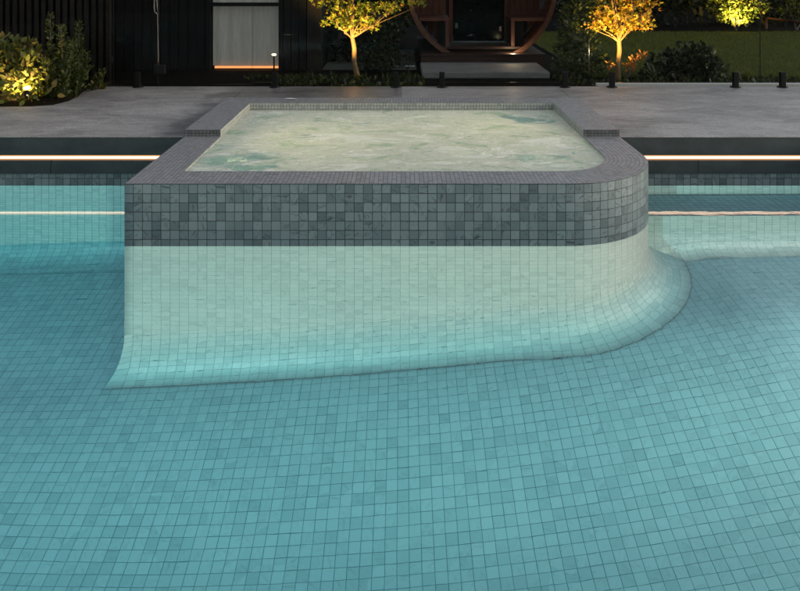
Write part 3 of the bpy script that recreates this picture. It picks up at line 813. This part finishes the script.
for k, (x, y, h, lab) in enumerate([(-8.6, 19, 8.6, 'added unseen dark tree behind the left part of the house'), (-12.0, 19.5, 8.0, 'added unseen dark tree behind the far left end of the house')]):  # unseen trees, added to darken the left water by their reflection
    rng = random.Random(160 + k); tr = empty('dark_tree', (x, y, .24), lab, 'tree', 'dark trees beyond the garden')
    mb = MB(); twig_net(mb, Vector((x, y, .2)), [(x + rng.uniform(-1, 1), y, h * rng.uniform(.6, 1.0)) for q in range(9)], .09, rng); mb.build('trunk', M['bark_dark'], tr)
    mb = MB()
    for bl_, n_, sz in (([(x, y, h * .48, 1.8, 1.4, h * .30)], 3000, .18), ([(x - .4, y, h * .74, 1.6, 1.3, h * .22), (x + .5, y, h * .80, 1.1, 1.0, h * .22)], 4200, .09),
                        ([(x - .2, y, h * 1.0, 1.5, 1.2, h * .28)], 3000, .07), ([(x - .2, y, h * 1.2, 1.2, 1.0, h * .25)], 1300, .06)):
        scatter(mb, bl_, n_, sz, 'leaf', rng, .2, -.3)
    mb.build('crown', M['leaf_dk'], tr)
mb = MB()
g0, g1 = at(766, 18, 15.4), at(806, 24, 14.6)
mb.tube([g0, g0.lerp(g1, .5) + Vector((0, 0, .01)), g1], .022, 8)
for q in (g0, g1): mb.tube([(q.x, q.y, .24), (q.x, q.y, q.z + .01)], .025, 8)
tag(mb.build('timber_rail', M['cedar']), 'low brown timber rail at the far right edge of the lawn', 'rail')

t = empty('boundary_fence', (5, 19.5, .24), 'dark timber boundary fence behind the trees beyond the lawn', 'fence')
mb = MB(); x = -4.0
while x < 18.0:
    mb.box(x, x + .145, 19.5, 19.52, .24, 2.3); x += .15
mb.build('boards', M['black_timber'], t)
for k in range(8):
    mb = MB(); mb.box(-4 + k * 3.0, -3.9 + k * 3.0, 19.525, 19.62, .24, 2.35); mb.build('post', M['black_timber'], t)
# ------------------------------------------------------------------ planting at the left, on the paving
mb = MB()
ed = [ground(x, y, ZC) for x, y in ((-110, 109), (0, 107.5), (30, 107), (52, 105.5), (68, 101.5), (77, 97), (80, 92.5), (87, 88.5), (96, 86.5))]
back = [Vector((p.x, 7.52, 0)) for p in ed]
P = []
for k in range(5):
    f = k / 4; P.append([(a.x, a.y + (b_.y - a.y) * f, ZC - .002 + .05 * math.sin(f * PI * .6) ** .5 + .008 * mnoise.noise(Vector((a.x * 9, k, 0)))) for a, b_ in zip(ed, back)])
mb.grid(P); tag(mb.build('garden_bed', M['soil']), kind='structure')
b = ground(22, 97, ZC)
plant('broad_leaf_shrub', b, [bl(12, 60, 7.0, .26, .3, .22), bl(28, 78, 6.75, .20, .22, .20), bl(-14, 82, 6.75, .24, .25, .22), bl(22, 54, 7.0, .18, .2, .12), bl(8, 92, 6.5, .26, .2, .10), bl(44, 92, 6.6, .12, .15, .12)],
      1250, .058, 'leaf', 'leaf_yel', 'bright broad leaved shrub around the garden spotlight at the left edge', 'shrub', 71, .3, -.15, 16)
rng = random.Random(8)
t = empty('rosemary_shrub', ground(62, 94, ZC), 'dark green rosemary like shrub with upright spiky shoots on the paving edge', 'shrub')
mbs = MB(); mbl = MB()
rb = ground(62, 96, ZC)
for k in range(46):
    x = rng.gauss(62, 17); top_y = rng.uniform(48, 88) + abs(x - 62) * .55 - 12
    if k < 5: x, top_y = [(50, 14), (61, 25), (78, 22), (88, 52), (70, 38)][k]
    Y = 6.95 + rng.uniform(-.3, .3)
    tp = at(x, top_y, Y); bs = Vector((rb.x + (tp.x - rb.x) * .55, Y, ZC))
    m_ = bs.lerp(tp, .5) + Vector((rng.uniform(-.04, .04), 0, 0))
    mbs.tube([bs, m_, tp], [.009, .006, .002], 5)
    nl = int(80 + 210 * (tp.z - ZC))
    for q in range(nl):
        f = rng.random() ** .8
        p = bs.lerp(m_, f * 2) if f < .5 else m_.lerp(tp, f * 2 - 1)
        a = rng.uniform(0, 2 * PI); d = Vector((math.cos(a), math.sin(a), rng.uniform(.5, 1.6)))
        add_leaf(mbl, p + Vector((math.cos(a), math.sin(a), 0)) * rng.uniform(0, .03), d, rng.uniform(.024, .046) * (1.25 - .6 * f), 'leaf', rng)
mbs.build('stems', M['bark_dark'], t); mbl.build('foliage', M['leaf_ros'], t)
tuft('grass_plant', ground(102, 89, ZC), 26, .22, 'leaf_yel', 'arching straw coloured grass tuft right of the rosemary like shrub', 'plant', 81, None, 1.3, 1.3)
garden_spot(ground(27, 104.5, ZC) + Vector((0, 0, .085)), at(16, 62, 7.0), 46, (1, .64, .20), 'glowing spotlight among the broad leaves at the left edge of the paving', R(150))

# ------------------------------------------------------------------ glass fence
YG = 7.40
def gx(px): return (px - PX) / F * YG
def panel(x0, x1, label, name='glass_fence'):
    t = empty(name, ((x0 + x1) / 2, YG, ZC + .05), label, 'glass fence', 'frameless glass panels of the pool fence')
    mb = MB(); mb.box(x0 + .004, x1 - .004, YG - .006, YG + .006, ZC + .05, ZC + 1.25)
    mb.mi = [0, 1, 0, 1, 1, 1]
    mb.build('pane', [M['glass'], M['glass_edge']], t)
    return t
panel(-5.6, gx(-11), 'clear glass fence panel behind the planting at the far left')
panel(gx(-11), gx(158), 'clear glass fence panel carrying the gate hinges, right of the rosemary like shrub')
panel(gx(252.5), gx(419), 'clear glass fence panel in front of the yellow green maple')
panel(gx(419), gx(589), 'clear glass fence panel in front of the round sauna')
panel(gx(589), gx(760), 'clear glass fence panel in front of the amber maple')
panel(gx(760), gx(931), 'clear glass fence panel at the far right in front of the lawn')
gate = empty('glass_gate', (gx(205), YG, ZC + .03), 'frameless glass gate in front of the dark house wall', 'gate')
mb = MB(); mb.box(gx(158) + .006, gx(252.5) - .006, YG - .006, YG + .006, ZC + .03, ZC + 1.25); mb.mi = [0, 1, 0, 1, 1, 1]
mb.build('pane', [M['glass'], M['glass_edge']], gate)
mb = MB(); c = at(160, 69.5, YG); mb.box(c.x - .055, c.x + .055, YG - .028, YG + .028, c.z - .045, c.z + .045); mb.build('hinge', M['black_metal'], gate, bevel=.006)
mb = MB(); h = at(156, 3, YG - .05)
mb.tube([h + Vector((.010, .03, -.11)), h + Vector((.008, .0, -.105)), h + Vector((-.012, 0, -.09)), h + Vector((-.018, 0, -.05)), h + Vector((-.014, 0, .10)), h + Vector((-.014, .05, .11))], .006, 8)
mb.tube([h + Vector((.010, .03, -.11)), h + Vector((.012, 0, -.06)), h + Vector((.004, 0, .08))], .005, 8)
mb.build('handle', M['steel'], gate)
mb = MB(); mb.tube([at(157.5, 14, YG - .012), at(158.5, 62, YG - .012)], .0025, 6); mb.build('latch_rod', M['steel'], gate)
def spigot(px, label, first=[None]):
    loc = Vector((gx(px), YG, ZC))
    if first[0] is None:
        t = empty('fence_spigot', loc, label, 'fence post', 'black spigots of the glass fence')
        x, y, z = loc
        mb = MB(); mb.lathe((x, y, z), [(0, .012), (.048, .012), (.052, .008), (.052, .001)], 28); mb.build('base_plate', M['black_metal'], t)
        mb = MB()
        mb.box(x - .025, x + .025, y - .024, y - .0062, z + .010, z + .150); mb.box(x - .025, x + .025, y + .0062, y + .024, z + .010, z + .150)
        mb.box(x - .0235, x + .0235, y - .0062, y + .0062, z + .012, z + .049)
        mb.build('clamp', M['black_metal'], t, bevel=.003)
        mb = MB()
        for dz in (.075, .115):
            mb = MB(); mb.tube([(x, y - .0275, z + dz), (x, y - .0242, z + dz)], .008, 12); mb.build('bolt', M['black_metal'], t)
        first[0] = t; return t
    t = copy_thing(first[0]); t.location = loc; t['label'] = label; return t
for px, lab in ((138, 'black fence spigot below the gate hinge, right of the rosemary like shrub'),
                (275, 'black fence spigot below the lit window of the house'),
                (396, 'black fence spigot just left of the pale stone step'),
                (442, 'black fence spigot in front of the left part of the pale stone step'),
                (565, 'black fence spigot right of the pale stone step'),
                (612, 'black fence spigot at the trunk of the amber maple'),
                (735.5, 'black fence spigot in front of the pale strap leaved plant'),
                (782.5, 'black fence spigot at the far right')):
    spigot(px, lab)

# ------------------------------------------------------------------ house at the left
YH = 9.3
def hx(px): return (px - PX) / F * YH
house = empty('house', (-5, YH, .24), 'tall black timber house with a lit window behind the glass gate', 'house')
HT = 2.42
xr_ = hx(320); wx0, wx1 = hx(211), hx(279); wz0 = CAMZ - (70 - HZ) / F * YH; wz1 = 1.95
mb = MB()
def boards(mb, x0, x1, z0, z1, y, w=.11, d=.022):
    n = max(1, round((x1 - x0) / w)); w = (x1 - x0) / n
    for k in range(n): mb.box(x0 + k * w + .004, x0 + (k + 1) * w - .004, y - d, y, z0, z1)
mb.box(-12, wx0, YH, YH + .2, .2, HT); mb.box(wx1, xr_, YH, YH + .2, .2, HT); mb.box(wx0, wx1, YH, YH + .2, wz1, HT); mb.box(wx0, wx1, YH, YH + .2, .2, wz0)
mb.box(-12, xr_, YH + .201, YH + 7, 2.4, HT); mb.box(-12, wx0 - .4, YH + 1.8, YH + 7, .2, 2.399); mb.box(wx1 + .3, xr_, YH + .201, YH + 7, .2, 2.399)
mb.build('wall', M['black_timber'], house)
mb = MB()
boards(mb, -8, wx0 - .06, .25, HT - .1, YH - .001); boards(mb, wx1 + .06, xr_ - .16, .25, HT - .1, YH - .001); boards(mb, wx0 - .06, wx1 + .06, wz1 + .08, HT - .1, YH - .001)
mb.build('cladding', M['black_timber'], house)
mb = MB(); mb.box(xr_ - .15, xr_ + .02, YH - .05, YH - .001, .24, HT); mb.build('corner_board', M['brown_timber'], house)
mb = MB(); mb.box(-12.15, xr_ + .15, YH - .12, YH + 7.15, HT, HT + .12); mb.build('roof', M['roof'], house)
mb = MB(); zt = CAMZ - (4.5 - HZ) / F * YH
for a, b_, c_, d_ in ((wx0 - .055, wx0, wz0 - .05, wz1 + .05), (wx1, wx1 + .055, wz0 - .05, wz1 + .05)): mb.box(a, b_, YH - .04, YH + .05, c_, d_)
mb.box(wx0, wx1, YH - .039, YH + .05, wz0 - .05, wz0); mb.box(wx0, wx1, YH - .039, YH + .05, wz1, wz1 + .05); mb.box(wx0, wx1, YH - .037, YH + .05, zt - .022, zt + .022)
win = mb.build('window', M['black_metal'], house)
mb = MB()
xs = [wx0 + (wx1 - wx0) * k / 40 for k in range(41)]
P = [[(x, YH + .10 + .006 * math.sin(x * 40), z) for x in xs] for z in (wz0 + .04, wz1)]
mb.grid(P); mb.build('blind', M['blind'], win)
mb = MB(); mb.box(wx0 + .03, wx1, YH + .06, YH + .085, wz0 + .012, wz0 + .038); mb.build('light_strip', M['window_strip'], win)
# inside back of the window so that no sky shows through
mb = MB(); mb.box(wx0 - .39, wx1 + .29, YH + 1.0, YH + 1.05, .2, 2.399); mb.build('room_wall', M['brown_timber'], house)
# ground lights in front of the house and on the sauna platform
def puck(loc, label, e):
    loc = Vector(loc); t = empty('ground_light', loc, label, 'ground light', 'round ground lights')
    mb = MB(); mb.lathe(loc, [(.045, -.01), (.045, .006), (.036, .012), (.034, .009)], 20); mb.build('rim', M['steel'], t)
    mb = MB(); mb.lathe(loc, [(0, .0105), (.034, .009)], 20); mb.build('lens', M['lamp_glow'], t)
    ld = bpy.data.lights.new('lamp', 'POINT'); ld.energy = e; ld.color = (1, .75, .45); ld.shadow_soft_size = .03
    o = bpy.data.objects.new('lamp', ld); COL.objects.link(o); o.location = (0, 0, .05); o.parent = t
q = at(274, 54.5, 9.12); t = empty('bollard_light', (q.x, q.y, .24), 'slim black bollard light glowing at the lower right corner of the lit window', 'bollard light')
mb = MB(); mb.box(q.x - .008, q.x + .008, q.y - .008, q.y + .008, .24, q.z - .012); mb.build('post', M['black_metal'], t)
mb = MB(); mb.lathe(q, [(0, -.0115), (.022, -.011), (.026, -.002), (.022, .004), (0, .006)], 20); mb.build('lens', M['lamp_glow'], t)

# timber batten screen behind the planting at the far left
YS = 7.95
t = empty('timber_screen', ((0 - PX) / F * YS, YS, .24), 'dark vertical batten screen behind the planting at the left edge', 'fence')
mb = MB(); x = -7.0; xe = (110 - PX) / F * YS
k = 0
while x < xe:
    mb.box(x, x + .045, YS, YS + .04, .24, 2.6); x += .075
mb.build('battens', M['brown_timber'], t)
mb = MB()
for z in (.5, 1.4, 2.3): mb.box(-7.0, xe, YS + .041, YS + .08, z, z + .07)
mb.box(-7, xe, YS + .081, YS + .1, .24, 2.6)
mb.build('rails', M['black_timber'], t)

# ------------------------------------------------------------------ barrel sauna
YSa = 9.7; cx, cz, SR = (482 - PX) / F * YSa, 1.235, .957
sauna = empty('barrel_sauna', (cx, YSa, .3), 'round timber barrel sauna with a dark glass door beyond the fence', 'sauna')
mb = MB(); n = 56
for k in range(n):      # staves
    a0, a1 = (k + .04) / n * 2 * PI, (k + .96) / n * 2 * PI
    q = []
    for yy in (YSa, YSa + 2.3):
        q.append([(cx + rr * math.cos(a), yy, cz + rr * math.sin(a)) for rr, a in ((SR, a0), (SR, a1), (SR - .042, a1), (SR - .042, a0))])
    A, B = q
    for i in range(4): mb.face([A[i], A[(i + 1) % 4], B[(i + 1) % 4], B[i]])
    mb.face(A); mb.face(B[::-1])
mb.build('barrel', M['cedar'], sauna)
mb = MB(); ring = []
for rr, yy in ((SR + .004, YSa + .05), (SR + .004, YSa - .012), (SR - .052, YSa - .012), (SR - .052, YSa + .05)):
    ring.append([(cx + rr * math.cos(k / 72 * 2 * PI), yy, cz + rr * math.sin(k / 72 * 2 * PI)) for k in range(73)])
mb.grid(ring, None, 0, False); mb.build('rim', M['cedar_rim'], sauna)
mb = MB()
for yy in (YSa + .25, YSa + 1.9):
    mb = MB(); mb.tube([(cx + (SR + .008) * math.cos(k / 48 * 2 * PI), yy, cz + (SR + .008) * math.sin(k / 48 * 2 * PI)) for k in range(49)], .008, 6, cap=False)
    mb.build('hoop', M['steel'], sauna)
YW = YSa + .62; RI = SR - .05
mb = MB()
def chord(x): return math.sqrt(max(0, RI * RI - (x - cx) ** 2))
dx0, dx1 = (453 - PX) / F * YW, (504 - PX) / F * YW
wbd = .085
fw = [MB(), MB()]
k = -11
while k < 12:
    x0, x1 = cx + k * wbd + .003, cx + (k + 1) * wbd - .003; k += 1
    if x1 > dx0 - .04 and x0 < dx1 + .04: continue
    if abs(x0 - cx) > RI - .02 or abs(x1 - cx) > RI - .02: continue
    c0, c1 = chord(x0), chord(x1); mb = fw[0 if x1 < dx0 else 1]
    for yy, rev in ((YW, 0), (YW + .04, 1)):
        f = [(x0, yy, cz - c0), (x1, yy, cz - c1), (x1, yy, cz + c1), (x0, yy, cz + c0)]
        mb.face(f[::-1] if rev else f)
    mb.face([(x0, YW, cz - c0), (x0, YW, cz + c0), (x0, YW + .04, cz + c0), (x0, YW + .04, cz - c0)]); mb.face([(x1, YW, cz - c1), (x1, YW + .04, cz - c1), (x1, YW + .04, cz + c1), (x1, YW, cz + c1)])
fw[0].build('front_wall', M['cedar'], sauna); fw[1].build('front_wall', M['cedar'], sauna)
mb = MB()
fz = CAMZ - (47 - HZ) / F * YSa
for a, b_ in ((dx0 - .055, dx0 - .005), (dx1 + .005, dx1 + .055)): mb.box(a, b_, YW - .02, YW + .05, fz, cz + .72)
mb.box(dx0 - .055, dx1 + .055, YW - .02, YW + .05, cz + .72, cz + .77)
mb.build('door_frame', M['cedar'], sauna)
mb = MB(); mb.box(dx0, dx1, YW, YW + .012, fz + .01, cz + .715)
door = mb.build('door', M['door_glass'], sauna)
for px, py in ((456.5, 26), (500.5, 29)):
    c = at(px, py, YW - .03); mb = MB(); mb.box(c.x - .018, c.x + .018, YW - .02, YW - .0005, c.z - .035, c.z + .035); mb.build('handle', M['steel'], door, bevel=.004)
for s, (xa, xb) in enumerate((((419 - PX) / F * 9.75, (449 - PX) / F * 9.75), ((511 - PX) / F * 9.75, (545 - PX) / F * 9.75))):
    zb = CAMZ - (19.5 - HZ) / F * 9.75
    mb = MB(); mb.box(xa, xb, YSa + .03, YW - .02, zb - .022, zb + .022); se = mb.build('bench', M['cedar'], sauna, bevel=.003)
    xp = xb - .045 if s == 0 else xa
    mb = MB(); mb.box(xp, xp + .045, YSa + .04, YSa + .085, fz, zb - .0225); mb.build('bench_post', M['cedar'], se)
    mb = MB()
    mb.box(xa + .25 if s == 0 else xa + .0, (xb if s == 0 else xb - .22), YSa + .40, YSa + .42, fz, zb - .0225); mb.build('bench_back', M['black_timber'], se)
mb = MB()
wd = math.sqrt(max(0, RI * RI - (cz - fz) ** 2))
for k in range(6):
    mb.box(cx - wd, cx + wd, YSa + .02 + k * .1, YSa + .115 + k * .1, fz - .03, fz)
mb.build('floor_boards', M['cedar_dark'], sauna)
# platform, step
t = empty('timber_platform', (cx, 9.5, .24), 'reddish timber platform under the round sauna', 'platform')
mb = MB(); px0, px1 = (421 - PX) / F * 9.5, (545 - PX) / F * 9.5
for k in range(2): mb.box(px0, px1, 9.5, 9.53, .245 + k * .075, .245 + k * .075 + .072)
mb.build('fascia_board', M['cedar_dark'], t)
mb = MB()
for k in range(18): mb.box(px0 - .005, px1 + .005, 9.49 + k * .13, 9.612 + k * .13, .397, .421)
mb.build('deck_boards', M['cedar_dark'], t)
puck(at(513, 55, 9.56), 'round glowing ground light on the platform of the round sauna', 1.6)
mb = MB(); s0, s1 = (422 - PX) / F * 8.6, (550 - PX) / F * 8.6
mb.box(s0, s1, 8.6, 9.47, .246, .322)
tag(mb.build('stone_step', M['step'], bevel=.012), 'pale grey stone step in front of the round sauna', 'step')
mb = MB()
rng = random.Random(4)
for k in range(7):
    c = at(390 + k * 4 + rng.uniform(-1, 1), 66.8 + rng.uniform(-.5, .5), 9.6)
    mb.lathe((c.x, c.y, c.z - .012), [(0, .024), (.018, .02), (.026, .008), (.02, -.02)], 9)
tag(mb.build('pebble_edging', M['white_stone']), 'row of pale pebbles left of the round sauna', 'edging')
mb = MB(); c0, c1 = at(372, 69.5, 9.6), at(421, 69.5, 9.6)
mb.box(c0.x, c1.x, 9.45, 9.75, .24, c0.z); tag(mb.build('garden_kerb', M['lawn_base']), 'low mossy kerb under the pale pebbles', 'kerb')

# ------------------------------------------------------------------ planting behind the camera (seen only in reflections)
for k in range(5):
    x = -6 + k * 3.0; h = 2.6 + .5 * (k % 2)
    blobs = [(x, -7.4, .1 + h * .3, 1.5, .8, h * .34), (x + .3, -7.4, .1 + h * .7, 1.2, .7, h * .3)]
    plant('hedge_tree', (x, -7.4, .1), blobs, 700, .22, 'leaf', 'leaf_dk', 'dark hedge tree behind the near end of the pool', 'tree', 90 + k, .2, -.3, 6, 'hedge behind the near end of the pool')

# ------------------------------------------------------------------ pool lights
def pool_light(loc, target, energy, col, label):
    loc = Vector(loc); d = (Vector(target) - loc).normalized()
    t = empty('pool_light', loc, label, 'pool light', 'underwater lights in the pool walls')
    mb = MB(); mb.tube([loc + d * .004, loc + d * .02], [.13, .12], 28); mb.build('rim', M['steel'], t)
    mb = MB(); mb.tube([loc + d * .0205, loc + d * .024], .10, 28); mb.build('lens', M['pool_lens'], t)
    ld = bpy.data.lights.new('lamp', 'AREA'); ld.shape = 'DISK'; ld.size = .24; ld.energy = energy; ld.color = col; ld.spread = R(165)
    o = bpy.data.objects.new('lamp', ld); COL.objects.link(o); o.location = d * .05; o.rotation_euler = d.to_track_quat('-Z', 'Y').to_euler(); o.parent = t
PL = (1.0, .72, .50)
pool_light((-2.6, PY0, -.5), (-2.3, 3.2, -1.1), 118, (1.0, .82, .71), 'round underwater light in the near wall, left one')
pool_light((1.6, PY0, -.55), (.5, 4, -.7), 64, PL, 'round underwater light in the near wall, right one')
pool_light((PXR, 1.25, -.30), (1.3, 2.6, -1.0), 31, (1.0, .54, .40), 'round underwater light in the right side wall, the one farther from the bench')
pool_light((PXR, 3.5, -.42), (2.0, 3.7, -1.0), 6, (1.0, .80, .70), 'added underwater light in the right side wall nearest the bench, lifting the floor')  # added lamp, out of view, to brighten the right part of the floor
# lamps inside the spa
def spa_light(loc, target, energy, label):
    loc = Vector(loc); d = (Vector(target) - loc).normalized()
    t = empty('spa_light', loc, label, 'spa light', 'underwater lights in the spa')
    mb = MB(); mb.tube([loc + d * .004, loc + d * .015], [.06, .055], 20); mb.build('rim', M['steel'], t)
    mb = MB(); mb.tube([loc + d * .0155, loc + d * .018], .045, 20); mb.build('lens', M['pool_lens'], t)
    ld = bpy.data.lights.new('lamp', 'AREA'); ld.shape = 'DISK'; ld.size = .1; ld.energy = energy; ld.color = (1, .86, .48); ld.spread = R(160)
    o = bpy.data.objects.new('lamp', ld); COL.objects.link(o); o.location = d * .04; o.rotation_euler = d.to_track_quat('-Z', 'Y').to_euler(); o.parent = t
spa_light((W - CW, 5.9, -.38), (0, 5.3, -.3), 3.6, 'round underwater light in the right wall of the spa')
spa_light((-W + CW, 5.3, -.38), (0, 5.3, -.3), 3.6, 'round underwater light in the left wall of the spa')

# ------------------------------------------------------------------ sky, sun, camera
SUN_EL, SUN_ROT = R(7), R(97)
w = bpy.data.worlds.new('World'); sc.world = w; w.use_nodes = True
nt = w.node_tree; nt.nodes.clear()
out = nt.nodes.new('ShaderNodeOutputWorld'); bg = nt.nodes.new('ShaderNodeBackground')
sky = nt.nodes.new('ShaderNodeTexSky'); sky.sky_type = 'NISHITA'; sky.sun_disc = False
sky.sun_elevation = SUN_EL; sky.sun_rotation = SUN_ROT; sky.altitude = 50; sky.air_density = 1.0; sky.dust_density = 1.5; sky.ozone_density = 1.5
hs = nt.nodes.new('ShaderNodeHueSaturation'); hs.inputs['Saturation'].default_value = .42
L(nt, sky.outputs[0], hs.inputs['Color']); L(nt, hs.outputs[0], bg.inputs[0]); bg.inputs[1].default_value = .15
L(nt, bg.outputs[0], out.inputs[0])
sd = bpy.data.lights.new('sun', 'SUN'); sd.energy = .18; sd.angle = R(25); sd.color = (1, .84, .72)
so = bpy.data.objects.new('sun', sd); COL.objects.link(so)
dirv = Vector((math.sin(SUN_ROT) * math.cos(SUN_EL), math.cos(SUN_ROT) * math.cos(SUN_EL), math.sin(SUN_EL)))
so.rotation_euler = (-dirv).to_track_quat('-Z', 'Y').to_euler(); so.location = dirv * 20

cd = bpy.data.cameras.new('camera'); cam = bpy.data.objects.new('camera', cd); COL.objects.link(cam)
cam.location = (0, 0, CAMZ); cam.rotation_euler = (R(90), 0, 0)
cd.sensor_fit = 'HORIZONTAL'; cd.sensor_width = 36; cd.lens = F / 800 * 36
cd.shift_x = (400 - PX) / 800; cd.shift_y = -(295.5 - HZ) / 800
cd.clip_start = .05; cd.clip_end = 500
sc.camera = cam
sc.view_settings.view_transform = 'Standard'; sc.view_settings.look = 'None'; sc.view_settings.exposure = 1.6; sc.view_settings.gamma = 1.0
sc.view_settings.use_curve_mapping = False
sc.render.engine = 'CYCLES'
cy = sc.cycles
cy.max_bounces = 10; cy.diffuse_bounces = 4; cy.glossy_bounces = 4; cy.transmission_bounces = 8; cy.transparent_max_bounces = 16; cy.volume_bounces = 0
cy.sample_clamp_indirect = 3.0; cy.caustics_refractive = True; cy.caustics_reflective = False
cy.use_denoising = True
